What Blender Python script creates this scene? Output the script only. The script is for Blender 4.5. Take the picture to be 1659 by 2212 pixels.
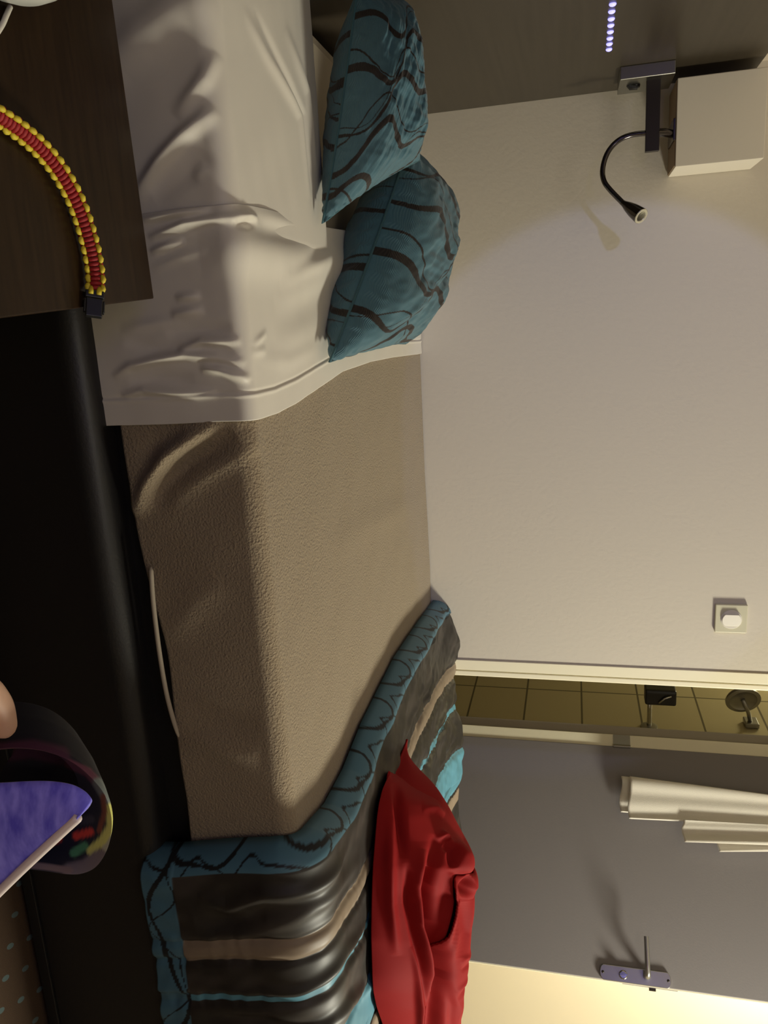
import bpy, bmesh, math, random
import numpy as np
from mathutils import Vector, Matrix
random.seed(3); RNG = np.random.default_rng(7)
SC = bpy.context.scene; COL = SC.collection
for o in list(bpy.data.objects): bpy.data.objects.remove(o, do_unlink=True)

# ------------------------------------------------------------------ camera
H = 0.83                                  # camera height above the carpet
FPX = 1661.0; PITCH = math.radians(13.8); YAW = math.radians(14.0)
fwd = np.array([math.sin(YAW)*math.cos(PITCH), math.cos(YAW)*math.cos(PITCH), -math.sin(PITCH)])
rgt = np.array([math.cos(YAW), -math.sin(YAW), 0.0])
upv = np.cross(rgt, fwd)
cam = bpy.data.cameras.new('camera'); co = bpy.data.objects.new('camera', cam); COL.objects.link(co)
cam.sensor_fit = 'AUTO'; cam.sensor_width = 36.0; cam.lens = FPX/2212*36.0; cam.clip_start = 0.02
# the phone was held sideways: the picture's right is the room's up
cx_, cy_, cz_ = upv, -rgt, -fwd
co.matrix_world = Matrix(((cx_[0], cy_[0], cz_[0], 0), (cx_[1], cy_[1], cz_[1], 0), (cx_[2], cy_[2], cz_[2], H), (0, 0, 0, 1)))
SC.camera = co
# ------------------------------------------------------------------ world, lights, exposure
w = bpy.data.worlds.new('world'); SC.world = w; w.use_nodes = True
w.node_tree.nodes['Background'].inputs[0].default_value = (1.0, 0.86, 0.66, 1)
w.node_tree.nodes['Background'].inputs[1].default_value = 0.0
SC.view_settings.view_transform = 'Standard'; SC.view_settings.look = 'None'
SC.view_settings.exposure = 0.0; SC.view_settings.gamma = 1.0; SC.view_settings.use_curve_mapping = False

def area(name, loc, target, size, power, color, size_y=None, spread=180):
    l = bpy.data.lights.new(name, 'AREA'); l.energy = power; l.color = color; l.size = size
    if size_y: l.shape = 'RECTANGLE'; l.size_y = size_y
    l.spread = math.radians(spread)
    o = bpy.data.objects.new(name, l); COL.objects.link(o); o.location = loc
    o.rotation_euler = (Vector(target)-Vector(loc)).to_track_quat('-Z', 'Y').to_euler(); return o
def spot(name, loc, target, angle, power, color, blend=.3, radius=.03):
    l = bpy.data.lights.new(name, 'SPOT'); l.energy = power; l.color = color; l.spot_size = math.radians(angle)
    l.spot_blend = blend; l.shadow_soft_size = radius
    o = bpy.data.objects.new(name, l); COL.objects.link(o); o.location = loc
    o.rotation_euler = (Vector(target)-Vector(loc)).to_track_quat('-Z', 'Y').to_euler(); return o

area('hall_ceiling_light', (2.48, .98, H+1.05), (1.0, 1.5, 0.2), .38, 57, (1.0, .965, .79))
area('entry_fill_light', (2.35, 4.1, H+1.3), (3.0, 3.0, .6), .35, 58, (1.0, .96, .80))  # extra lamp added behind the door to brighten the hall wall
area('room_fill_light', (0.2, -0.6, H+1.6), (0.3, 0.6, 0), 1.2, 10.5, (1.0, .92, .78))  # added fill from the camera side, stands in for ambient bounce
spot('blue_wall_spot', (-0.40, 0.55, H+0.42), (0.30, 2.0, H+0.09), 40, 12.5, (.34, .44, 1.0), .12, .02)  # added unseen spot; its cone is shaped to draw the blue scallop
area('blue_led_strip_light', (-0.455, -0.15, H+.42), (2.0, 1.5, H+.20), 1.3, 2.3, (.25, .25, 1.0), .05)
pl = bpy.data.lights.new('bathroom_fill_light', 'POINT'); pl.energy = 16; pl.color = (1, .9, .55); pl.shadow_soft_size = .1  # weak fill added inside to lift the dark tiles
po = bpy.data.objects.new('bathroom_fill_light', pl); COL.objects.link(po); po.location = (1.15, 3.6, H+1.2)

# ------------------------------------------------------------------ helpers: pixels of the photograph to room points
O = np.array([0, 0, H])
def ray(px, py): return fwd*FPX + rgt*(py-1106) + upv*(px-829.5)
def PY(px, py, y): r = ray(px, py); return O + r*(y/r[1])
def PZ(px, py, z): r = ray(px, py); return O + r*((z-H)/r[2])
def PX(px, py, x): r = ray(px, py); return O + r*(x/r[0])
def PN(px, py, p, n):
    r = ray(px, py); n = np.array(n, float); return O + r*(np.dot(np.array(p)-O, n)/np.dot(r, n))

# ------------------------------------------------------------------ materials
def lin(c):
    c = [x/255 for x in c]
    return tuple(x/12.92 if x <= .04045 else ((x+.055)/1.055)**2.4 for x in c)
class Mat:
    def __init__(s, name, col=(.5, .5, .5), rough=.6, metal=0, spec=.5, sheen=0, emit=None, estr=0):
        s.m = bpy.data.materials.new(name); s.m.use_nodes = True; s.nt = s.m.node_tree
        s.b = s.nt.nodes['Principled BSDF']
        s.set('Base Color', (*col, 1)); s.set('Roughness', rough); s.set('Metallic', metal)
        s.set('Specular IOR Level', spec)
        if sheen: s.set('Sheen Weight', sheen); s.set('Sheen Roughness', .4)
        if emit: s.set('Emission Color', (*emit, 1)); s.set('Emission Strength', estr)
    def set(s, k, v): s.b.inputs[k].default_value = v
    def n(s, t, **kw):
        nd = s.nt.nodes.new(t)
        for k, v in kw.items():
            if k.startswith('_'): setattr(nd, k[1:], v)
            else: nd.inputs[k.replace('__', ' ')].default_value = v
        return nd
    def l(s, a, ao, b, bi): s.nt.links.new(a.outputs[ao], b.inputs[bi])
    def coord(s, scale=(1, 1, 1), kind='Object', rot=(0, 0, 0)):
        tc = s.n('ShaderNodeTexCoord'); mp = s.n('ShaderNodeMapping')
        mp.inputs['Scale'].default_value = scale; mp.inputs['Rotation'].default_value = rot
        s.l(tc, kind, mp, 'Vector'); return mp
    def bump(s, src, out, strength, dist):
        b = s.n('ShaderNodeBump', Strength=strength, Distance=dist); s.l(src, out, b, 'Height')
        if s.b.inputs['Normal'].is_linked:
            s.nt.links.new(s.b.inputs['Normal'].links[0].from_socket, b.inputs['Normal'])
        s.l(b, 'Normal', s.b, 'Normal'); return b
    def noise(s, scale, detail=3, sc=(1, 1, 1), kind='Object'):
        c = s.coord(sc, kind); t = s.n('ShaderNodeTexNoise', Scale=scale, Detail=detail); s.l(c, 'Vector', t, 'Vector'); return t
    def mixcol(s, fac_node, fac_out, a, b, lo=.3, hi=.7):
        r = s.n('ShaderNodeValToRGB'); r.color_ramp.elements[0].position = lo; r.color_ramp.elements[1].position = hi
        r.color_ramp.elements[0].color = (*a, 1); r.color_ramp.elements[1].color = (*b, 1)
        s.l(fac_node, fac_out, r, 'Fac'); s.l(r, 'Color', s.b, 'Base Color'); return r
    def attr(s, name='pattern'):
        a = s.n('ShaderNodeAttribute'); a.attribute_name = name; s.l(a, 'Color', s.b, 'Base Color'); return a
MT = {}
def M(name, *a, **k):
    m = Mat(name, *a, **k); MT[name] = m; return m
m = M('painted wall', (.62, .565, .475), .75); t = m.noise(90, 4); m.bump(t, 'Fac', .25, .002)
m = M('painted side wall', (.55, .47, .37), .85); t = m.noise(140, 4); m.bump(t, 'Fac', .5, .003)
m = M('ceiling paint', (.7, .66, .58), .8)
m = M('hall wall paint', (.78, .70, .52), .7)
m = M('cream gloss paint', (.88, .82, .62), .35)
m = M('shaded stop paint', (.36, .32, .25), .6)  # shade of the recessed inner jamb, put into the colour
m = M('door paint', (.235, .215, .22), .6); t = m.noise(200, 3); m.bump(t, 'Fac', .15, .001)
m = M('headboard laminate', (.135, .102, .070), .34, spec=.4)
t = m.noise(10, 5, (1, .25, 9)); m.mixcol(t, 'Fac', (.036, .028, .018), (.046, .036, .024))
m = M('dark table wood', (.03, .018, .01), .32, spec=.22)
t = m.noise(14, 5, (1, 12, 1)); m.mixcol(t, 'Fac', (.014, .007, .003), (.025, .013, .0055))
m = M('black leatherette', (.010, .009, .009), .42); t = m.noise(260, 3); m.bump(t, 'Fac', .25, .001)
m = M('white cotton', (.72, .675, .595), .48, sheen=.15); t = m.noise(700, 2); m.bump(t, 'Fac', .08, .0006)
m = M('mattress cover', (.42, .36, .27), .8)
m = M('taupe fleece', (.312, .244, .160), .95, sheen=.15)
t = m.noise(300, 3); m.bump(t, 'Fac', .8, .0052); t = m.noise(1500, 2); m.bump(t, 'Fac', .35, .001)
def simple_woven(name, rough, spec, sheen, scale):
    m = M(name, rough=rough, spec=spec, sheen=sheen); m.attr()
    c = m.coord((1, 1, 1), 'UV'); wv = m.n('ShaderNodeTexWave', Scale=scale, Distortion=.6, Detail=1.0); wv.bands_direction = 'Y'
    m.l(c, 'Vector', wv, 'Vector'); m.bump(wv, 'Fac', .4, .0012); return m
simple_woven('teal jacquard', .62, .4, .2, 26.0)
m = M('quilt satin', rough=.5, spec=.3); m.attr(); t = m.noise(900, 2); m.bump(t, 'Fac', .1, .0006)
m = M('red nylon', (.25, .010, .011), .7, spec=.06); t = m.noise(500, 2); m.bump(t, 'Fac', .08, .0006)
m = M('brushed steel', (.36, .36, .32), .28, metal=1.0)
m = M('polished chrome', (.55, .55, .55), .12, metal=1.0)
m = M('dark bronze metal', (.022, .016, .012), .38, metal=.3)
m = M('dark chrome', (.10, .09, .09), .16, metal=1.0)
m = M('satin nickel', (.50, .50, .50), .30, metal=1.0)
m = M('grey fitting metal', (.30, .29, .26), .35, metal=.8)
m = M('lamp fabric', (.74, .68, .57), .8); t = m.noise(600, 2); m.bump(t, 'Fac', .12, .0006)
m = M('tan lining', (.24, .165, .095), .8)
m = M('white plastic', (.72, .68, .60), .35)
m = M('cream plastic', (.60, .57, .42), .4)
m = M('black plastic', (.012, .012, .012), .35)
m = M('clear lens', (.75, .72, .55), .1, metal=.6)
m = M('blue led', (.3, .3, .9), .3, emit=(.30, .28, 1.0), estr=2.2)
m = M('towelling', (.80, .75, .66), .9, sheen=.4); t = m.noise(600, 3); m.bump(t, 'Fac', .5, .002)
m = M('red cord', (.30, .006, .008), .65); t = m.noise(1400, 2); m.bump(t, 'Fac', .3, .0006)
m = M('yellow cord', (.66, .52, .03), .6); t = m.noise(1400, 2); m.bump(t, 'Fac', .3, .0006)
m = M('white bottle plastic', (.62, .62, .58), .25)
m = M('blue label', (.02, .025, .30), .4)
m = M('printed fabric', rough=.7); m.attr()
m = M('violet lining', (.16, .11, .55), .9, sheen=.6)
t = m.noise(60, 4, (1, 1, 2.2)); m.mixcol(t, 'Fac', (.075, .06, .62), (.27, .25, .95))
m = M('pale piping', (.72, .62, .60), .6)
m = M('skin', (.50, .30, .20), .55); m.set('Subsurface Weight', .08)
m = M('finger nail', (.58, .38, .30), .3)
# carpet: brown with rows of small teal flecks
m = M('flecked carpet', (.03, .02, .01), .95)
c = m.coord((1, 1, 1), 'Object', (0, 0, math.radians(27)))
sx = m.n('ShaderNodeSeparateXYZ'); m.l(c, 'Vector', sx, 'Vector')
def mth(op, a, b=None, ao='Value', bo='Value'):
    nd = m.n('ShaderNodeMath'); nd.operation = op
    for i, v in enumerate((a, b)):
        if v is None: continue
        if isinstance(v, tuple): m.nt.links.new(v[0].outputs[v[1]], nd.inputs[i])
        else: nd.inputs[i].default_value = v
    return (nd, 'Value')
P_ = .044
fx = mth('SUBTRACT', mth('FRACT', mth('DIVIDE', (sx, 'X'), P_)), .5)
fy = mth('SUBTRACT', mth('FRACT', mth('DIVIDE', (sx, 'Y'), P_)), .5)
d2 = mth('ADD', mth('MULTIPLY', mth('MULTIPLY', fx, fx), 3.2), mth('MULTIPLY', fy, fy))
dot = mth('LESS_THAN', d2, .030)
mx = m.n('ShaderNodeMix'); mx.data_type = 'RGBA'
m.nt.links.new(dot[0].outputs[0], mx.inputs['Factor'])
mx.inputs['A'].default_value = (.060, .032, .014, 1); mx.inputs['B'].default_value = (.085, .125, .125, 1)
m.nt.links.new(mx.outputs['Result'], m.b.inputs['Base Color'])
t = m.noise(900, 2); m.bump(t, 'Fac', .6, .002)
# bathroom tiles
m = M('bathroom tile', (.42, .36, .22), .30)
tc = m.n('ShaderNodeTexCoord'); sp = m.n('ShaderNodeSeparateXYZ'); cb = m.n('ShaderNodeCombineXYZ')
m.l(tc, 'Object', sp, 'Vector')
for ax_, of_ in (('Y', -3.17+9.0), ('Z', .062)):
    ad_ = m.n('ShaderNodeMath'); ad_.operation = 'ADD'; ad_.inputs[1].default_value = of_; m.l(sp, ax_, ad_, 0); m.nt.links.new(ad_.outputs[0], cb.inputs['X' if ax_ == 'Y' else 'Y'])
bt = m.n('ShaderNodeTexBrick'); bt.offset = 0; bt.squash = 1
for k, v in {'Scale': 1.0, 'Mortar Size': .004, 'Brick Width': .45, 'Row Height': .232, 'Mortar Smooth': .1}.items(): bt.inputs[k].default_value = v
bt.inputs['Color1'].default_value = (.40, .34, .20, 1); bt.inputs['Color2'].default_value = (.43, .37, .22, 1); bt.inputs['Mortar'].default_value = (.10, .085, .05, 1)
m.l(cb, 'Vector', bt, 'Vector'); m.l(bt, 'Color', m.b, 'Base Color')

# ------------------------------------------------------------------ mesh builder
class MB:
    def __init__(s): s.v = []; s.f = []; s.uv = None; s.col = None
    def add(s, vs, fs):
        k = len(s.v); s.v += [tuple(map(float, p)) for p in vs]; s.f += [tuple(i+k for i in f) for f in fs]; return s
    def box(s, lo, hi, M4=None):
        (a, b, c), (d, e, f) = lo, hi
        vs = [(a, b, c), (d, b, c), (d, e, c), (a, e, c), (a, b, f), (d, b, f), (d, e, f), (a, e, f)]
        if M4 is not None: vs = [tuple(M4 @ Vector(p)) for p in vs]
        return s.add(vs, [(3, 2, 1, 0), (4, 5, 6, 7), (0, 1, 5, 4), (1, 2, 6, 5), (2, 3, 7, 6), (3, 0, 4, 7)])
    def hexa(s, v8): return s.add(v8, [(3, 2, 1, 0), (4, 5, 6, 7), (0, 1, 5, 4), (1, 2, 6, 5), (2, 3, 7, 6), (3, 0, 4, 7)])
    def tube(s, pts, radii, n=12, flat=1.0, up=None):
        pts = [np.array(p, float) for p in pts]
        if not hasattr(radii, '__len__'): radii = [radii]*len(pts)
        T = [(pts[min(i+1, len(pts)-1)]-pts[max(i-1, 0)]) for i in range(len(pts))]
        T = [t/np.linalg.norm(t) for t in T]
        u = np.array(up, float) if up is not None else (np.array([0, 0, 1.]) if abs(T[0][2]) < .9 else np.array([1., 0, 0]))
        vs = []; fs = []
        for p, t, r in zip(pts, T, radii):
            u = u-t*np.dot(u, t); u = u/np.linalg.norm(u); b = np.cross(t, u)
            for k in range(n):
                a = 2*math.pi*k/n; vs.append(p+(u*math.cos(a)*flat+b*math.sin(a))*r)
        for i in range(len(pts)-1):
            for k in range(n):
                k2 = (k+1) % n; fs.append((i*n+k, i*n+k2, (i+1)*n+k2, (i+1)*n+k))
        fs.append(tuple(range(n-1, -1, -1))); L = (len(pts)-1)*n; fs.append(tuple(L+k for k in range(n)))
        return s.add(vs, fs)
    def grid(s, V, flip=False):
        a, b = V.shape[:2]; I = np.arange(a*b).reshape(a, b)
        q = np.stack([I[:-1, :-1], I[1:, :-1], I[1:, 1:], I[:-1, 1:]], -1).reshape(-1, 4)
        if flip: q = q[:, ::-1]
        return s.add(V.reshape(-1, 3), q.tolist())
    def prism(s, poly, ext):
        n = len(poly); e = np.array(ext, float)
        vs = [np.array(p, float) for p in poly]+[np.array(p, float)+e for p in poly]
        return s.add(vs, [tuple(range(n-1, -1, -1)), tuple(range(n, 2*n))]+[(i, (i+1) % n, n+(i+1) % n, n+i) for i in range(n)])
    def lathe(s, prof, origin, axis, n=28):
        ax = np.array(axis, float); ax /= np.linalg.norm(ax)
        u = np.cross(ax, [0, 0, 1.] if abs(ax[2]) < .9 else [1., 0, 0]); u /= np.linalg.norm(u); b = np.cross(ax, u); o = np.array(origin, float)
        vs = []; fs = []
        for (h, r) in prof:
            for k in range(n):
                a = 2*math.pi*k/n; vs.append(o+ax*h+(u*math.cos(a)+b*math.sin(a))*max(r, 1e-5))
        for i in range(len(prof)-1):
            for k in range(n): k2 = (k+1) % n; fs.append((i*n+k, i*n+k2, (i+1)*n+k2, (i+1)*n+k))
        fs.append(tuple(range(n-1, -1, -1))); L = (len(prof)-1)*n; fs.append(tuple(L+k for k in range(n)))
        return s.add(vs, fs)
    def build(s, name, mat, parent=None, smooth=False, bevel=0, solid=0, sub=0, label=None, angle=None, fixn=True):
        off = np.array(parent_loc(parent)); me = bpy.data.meshes.new(name)
        me.from_pydata([tuple(np.array(p)-off) for p in s.v], [], s.f)
        if fixn:
            bm = bmesh.new(); bm.from_mesh(me); bmesh.ops.recalc_face_normals(bm, faces=bm.faces); bm.to_mesh(me); bm.free()
        if s.col is not None:
            a = me.attributes.new('pattern', 'FLOAT_COLOR', 'POINT')
            a.data.foreach_set('color', np.concatenate([s.col, np.ones((len(s.col), 1))], 1).astype(np.float32).ravel())
        if s.uv is not None:
            ul = me.uv_layers.new(name='UVMap'); idx = np.zeros(len(me.loops), int); me.loops.foreach_get('vertex_index', idx)
            ul.data.foreach_set('uv', s.uv[idx].astype(np.float32).ravel())
        me.materials.append(MT[mat].m)
        if smooth: me.polygons.foreach_set('use_smooth', [True]*len(me.polygons))
        me.update()
        o = bpy.data.objects.new(name, me); COL.objects.link(o)
        if parent: o.parent = parent
        if angle: me.set_sharp_from_angle(angle=math.radians(angle))
        if bevel:
            bv = o.modifiers.new('bevel', 'BEVEL'); bv.width = bevel; bv.segments = 3; bv.limit_method = 'ANGLE'
        if solid:
            sd = o.modifiers.new('solid', 'SOLIDIFY'); sd.thickness = solid; sd.offset = -1
        if sub:
            su = o.modifiers.new('sub', 'SUBSURF'); su.levels = sub; su.render_levels = sub
        if label: o['label'] = label
        return o
LOCS = {}
def parent_loc(p):
    if p is None: return (0, 0, 0)
    r = np.array(p.location, float)
    while p.parent: p = p.parent; r = r+np.array(p.location)
    return r
def tag(o, label, cat, group=None):
    o['label'] = label; o['category'] = cat
    if group: o['group'] = group
    return o
def thing(name, label, cat, loc=(0, 0, 0), group=None):
    o = bpy.data.objects.new(name, None); COL.objects.link(o); o.location = [float(x) for x in loc]; o.empty_display_size = .05
    return tag(o, label, cat, group)
def struct(o): o['kind'] = 'structure'; return o

# ------------------------------------------------------------------ the setting
X0 = -0.488; YB = 2.0; XC = 0.975; ZC = H+1.65
struct(MB().box((-.62, -2.0, -.05), (3.3, 5.0, 0)).build('floor', 'flecked carpet'))
struct(MB().box((-.62, -2.0, ZC), (3.3, 5.0, ZC+.05)).build('ceiling', 'ceiling paint'))
struct(MB().box((X0-.03, YB, 0), (XC-.04, YB+.10, ZC)).build('wall_back', 'painted wall'))
struct(MB().box((X0-.10, -2.0, 0), (X0-.022, YB+.10, ZC)).build('wall_left', 'painted side wall'))
struct(MB().box((-.62, -2.05, 0), (3.3, -2.0, ZC)).build('wall_near', 'painted side wall'))
struct(MB().box((3.1, -2.0, 0), (3.2, 5.0, ZC)).build('wall_right', 'hall wall paint'))
struct(MB().box((1.72, 4.6, 0), (3.1, 4.7, ZC)).build('wall_far', 'hall wall paint'))
# the bathroom stands at an angle: its doorway runs away to the right from the end of the back wall
PHI = math.radians(41); dv = np.array([math.sin(PHI), math.cos(PHI), 0]); nv = np.array([-dv[1], dv[0], 0])   # along the opening, into the bathroom
c0 = np.array([XC, YB, 0]); j0 = c0+dv*.15; hinge = j0+dv*.72
def slab(a, b, n, thick, z0, z1):
    a = np.array(a, float); b = np.array(b, float); n = np.array(n)*thick
    return [(*p[:2], z0) for p in (a, b, b+n, a+n)]+[(*p[:2], z1) for p in (a, b, b+n, a+n)]
mb = MB().box((XC-.047, YB-.004, 0), (XC-.0165, YB+.10, ZC-.45)).box((XC-.018, YB+.006, 0), (XC-.011, YB+.10, ZC-.45)).box((XC-.0125, YB-.003, 0), (XC, YB+.10, ZC-.45))
struct(mb.build('trim_1', 'cream gloss paint', bevel=.0012))
mb = MB(); mb.hexa(slab(c0+dv*.001, c0+dv*.010+nv*.0, nv, .10, 0, ZC-.45))
struct(mb.build('trim_2', 'cream gloss paint', bevel=.002))
mb = MB(); mb.hexa(slab(hinge-nv*.008, hinge+dv*.05-nv*.008, nv, .046, 0, ZC-.45)); t3 = struct(mb.build('trim_3', 'cream gloss paint', bevel=.002))
mb = MB(); mb.hexa(slab(hinge+dv*.014+nv*.038, hinge+dv*.05+nv*.038, nv, .034, 0, ZC-.45)); struct(mb.build('trim_4', 'shaded stop paint', bevel=.001))
mb = MB(); mb.hexa(slab(c0, hinge+dv*.05, nv, .10, ZC-.45, ZC)); struct(mb.build('wall_over_door', 'painted wall'))
XT = float(hinge[0])+.052
struct(MB().box((XT, float(hinge[1])+.05, 0), (XT+.1, 4.7, ZC)).build('wall_bathroom', 'bathroom tile'))
struct(MB().box((-.6, 4.6, 0), (1.72, 4.7, ZC)).build('wall_bathroom_far', 'bathroom tile'))
struct(MB().box((-.6, 2.1, 0), (-.5, 4.7, ZC)).build('wall_bathroom_left', 'bathroom tile'))

# ------------------------------------------------------------------ bathroom door standing open
TH = math.radians(47); dd = np.array([math.cos(TH), -math.sin(TH), 0]); dn = np.array([-dd[1]*-1*-1, -dd[0], 0])
dn = np.array([-math.sin(TH), -math.cos(TH), 0])       # face towards the room
h0 = hinge+dd*.006+dn*.004; DW = .745
door = bpy.data.objects.new('door_1', None); COL.objects.link(door); door.location = [float(x) for x in h0]; struct(door)
mb = MB(); mb.hexa(slab(h0, h0+dd*DW, -dn, .042, .012, ZC-.47)); mb.build('leaf', 'door paint', door, bevel=.002)
mb = MB(); mb.hexa(slab(h0+dd*(DW-.0005)+dn*-.002, h0+dd*(DW+.003)-dn*.002, -dn, .038, .012, ZC-.47)); mb.build('edge_band', 'cream gloss paint', door)
ph = PN(1343, 1606, hinge-dv*.003, dv)
mb = MB(); mb.hexa(slab(hinge-dv*.0015-nv*.008, hinge+dv*.0-nv*.008, nv, .045, ph[2]-.03, ph[2]+.03)); mb.tube([h0+np.array([0, 0, ph[2]-.03-h0[2]])+dn*.004, h0+np.array([0, 0, ph[2]+.03-h0[2]])+dn*.004], .006, 12)
mb.build('hinge', 'grey fitting metal', door, smooth=True, angle=40)
def D(px, py, out=0.0): return PN(px, py, h0+dn*out, dn)
# long plate with rounded ends
A_ = D(1302, 2099); B_ = D(1443, 2119); zc = (A_[2]+B_[2])/2; uc = np.dot((A_+B_)/2-h0, dd)
hh = (B_[2]-A_[2])/2; wr = .022
def plate_poly(hh, wr, out):
    pts = []
    for k in range(13): a = math.pi*k/12; pts.append(h0+dn*out+dd*(uc+wr*math.cos(a))+np.array([0, 0, zc+hh+wr*.6*math.sin(a)]))
    for k in range(13): a = math.pi+math.pi*k/12; pts.append(h0+dn*out+dd*(uc+wr*math.cos(a))+np.array([0, 0, zc-hh+wr*.6*math.sin(a)]))
    return [p*np.array([1, 1, 1])-np.array([0, 0, h0[2]]) for p in pts]
hp = MB().prism(plate_poly(hh-.004, wr, .0005), dn*.008).build('handle_plate', 'satin nickel', door, bevel=.002)
pl_ = D(1397, 2110); pl_ = pl_+dn*0
mb = MB(); mb.tube([pl_+dn*.006, pl_+dn*.030], .0105, 16); mb.tube([pl_+dn*.028, pl_+dn*.046, pl_+dn*.052-dd*.008, pl_+dn*.053-dd*.03, pl_+dn*.053-dd*.108], [.009, .009, .0085, .008, .0075], 14)
mb.build('lever', 'satin nickel', hp, smooth=True, angle=50)
pt = D(1346, 2106)
mb = MB(); mb.lathe([(.006, .013), (.012, .013), (.014, .010)], pt, dn, 20); mb.box((-.012, -.004, .012), (.012, .004, .026), Matrix(((0, dd[0], dn[0], pt[0]), (0, dd[1], dn[1], pt[1]), (1, dd[2], dn[2], pt[2]), (0, 0, 0, 1))))
mb.build('thumb_turn', 'polished chrome', hp, bevel=.001)
for px, py in ((1302, 2099), (1443, 2119)):
    p = D(px, py); MB().lathe([(.007, .0045), (.0095, .004), (.0096, .0005)], p, dn, 12).build('screw', 'dark bronze metal', hp, smooth=True)
le = h0+dd*(DW+.003)-dn*.021; zl = float(D(1411, 2150)[2])
mb = MB(); mb.hexa(slab(le-dn*-.008, le+dd*.010-dn*-.008, -dn, .016, zl-.010, zl+.010)); mb.build('latch', 'dark bronze metal', door, bevel=.001)
mb = MB(); mb.hexa(slab(le+dn*.010, le+dd*.0015+dn*.010, -dn, .020, zl-.09, zl+.075)); mb.build('latch_face', 'satin nickel', door)
hk = h0+dd*.33; zh = H+.95
mb = MB(); mb.box((-.03, -.09, 0), (.03, .25, .008), Matrix(((0, dd[0], dn[0], hk[0]), (0, dd[1], dn[1], hk[1]), (1, 0, 0, zh), (0, 0, 0, 1))))
for s in (-.03, .13): mb.tube([hk+dd*s+np.array([0, 0, zh])+dn*.005, hk+dd*s+dn*.055+np.array([0, 0, zh+.002]), hk+dd*s+dn*.065+np.array([0, 0, zh+.02])], .006, 10)
mb.build('hook_rail', 'satin nickel', door, smooth=True, angle=40)

# ------------------------------------------------------------------ headboard panel with its row of LEDs
hb = thing('headboard', 'tall brown laminate headboard panel with a row of blue lights', 'headboard', (X0, 1.0, 0))
MB().box((X0-.021, -.9, .02), (X0, YB-.001, H+.382)).build('panel', 'headboard laminate', hb, bevel=.0015)
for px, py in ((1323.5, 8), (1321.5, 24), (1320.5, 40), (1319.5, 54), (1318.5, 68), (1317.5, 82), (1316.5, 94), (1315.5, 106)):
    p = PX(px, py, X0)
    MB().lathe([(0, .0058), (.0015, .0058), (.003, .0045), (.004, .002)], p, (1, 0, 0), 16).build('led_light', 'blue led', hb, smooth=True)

# ------------------------------------------------------------------ wall lamp
wl = thing('wall_lamp', 'square white wall lamp with a chrome gooseneck reading light below it', 'lamp', (X0, 1.87, H+.10))
YF = 1.82; z0, z1 = float(PY(1340, 155, YF)[2]), float(PY(1460, 140, YF)[2])
mbx = MB().box((X0, YF, z0), (X0+.025, YF+.115, z1)).build('mounting_box', 'brushed steel', wl, bevel=.0015)
ph_ = np.array([X0+.025, YF+.05, z0+.03])
mb = MB(); mb.tube([ph_+np.array([-.002, 0, -.010]), ph_+np.array([.004, 0, -.006]), ph_+np.array([.006, 0, .008])], [.006, .006, .004], 10); mb.lathe([(0, .010), (.005, .009), (.006, .005)], ph_+np.array([-.001, .006, .004]), (1, 0, 0), 14)
mb.build('switch_knob', 'black plastic', mbx, smooth=True, angle=40)
YA = 1.848
a0 = PY(1396, 167, YA); a1 = PY(1428, 167, YA); b0 = PY(1395.5, 328, YA)
MB().box((X0+.020, YA, (a0[2]+.001)), (b0[0], YA+.014, a1[2])).build('bracket_arm', 'dark bronze metal', wl, bevel=.001)
YS = 1.87; xs0, xs1 = float(PY(1467, 168, YS)[0]), float(PY(1458, 361, YS)[0]); zs0 = float(PY(1461, 280, YS)[2]); zs1 = float(PY(1650, 345, YS)[2])
sh = MB()
sh.box((xs0, YS, zs0), (xs1, YB-.001, zs1))
shade = sh.build('lamp_shade', 'lamp fabric', wl, bevel=.0015)
MB().box((xs0+.003, YS+.004, zs0-.002), (xs1-.003, YB-.004, zs0+.0005)).build('bottom_panel', 'tan lining', shade, label='tan underside of the lamp shade')
xm0, xm1 = float(PY(1450, 255, YS)[0]), float(PY(1450, 303, YS)[0])
MB().box((xm0, YS+.002, zs0-.006), (xm1, YB-.03, zs0-.001)).build('shade_mount', 'dark chrome', shade, bevel=.001)
ps = PY(1428, 287, YA+.012); pe = PY(1450, 287, YA+.03)
mb = MB(); mb.tube([(ps[0], YA+.007, a1[2]-.004), (ps[0], YA+.012, a1[2]+.01), (ps[0], YS+.02, zs0-.003)], .0085, 14)
mb.build('stem', 'dark chrome', wl, smooth=True, angle=50)
gp = [(1400, 288, 0), (1390, 288, 0), (1375, 289.5, 0), (1358, 293, 0), (1340, 301, 0), (1324, 314, 0), (1311, 333, -.003), (1303.5, 355, -.006), (1301.5, 376, -.010), (1306, 394, -.014), (1317, 409, -.018), (1330, 423, -.022), (1345, 438, -.026), (1352, 445, -.028)]
P3 = [PY(a, b, YA+.007+c) for a, b, c in gp]
def smoothpath(P, n):
    P = np.array(P); t = np.linspace(0, len(P)-1, n); out = []
    for x in t:
        i = min(int(x), len(P)-2); f = x-i; p0, p1, p2, p3 = P[max(i-1, 0)], P[i], P[i+1], P[min(i+2, len(P)-1)]
        out.append(.5*((2*p1)+(-p0+p2)*f+(2*p0-5*p1+4*p2-p3)*f*f+(-p0+3*p1-3*p2+p3)*f**3))
    return out
SP = smoothpath(P3, 60)
gn = MB().tube(SP, .0056, 14).build('gooseneck', 'dark chrome', wl, smooth=True, angle=50)
q0 = P3[-2]; q1 = PY(1385, 467, YA-.055); ax = q1-q0; L = float(np.linalg.norm(ax))
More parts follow.
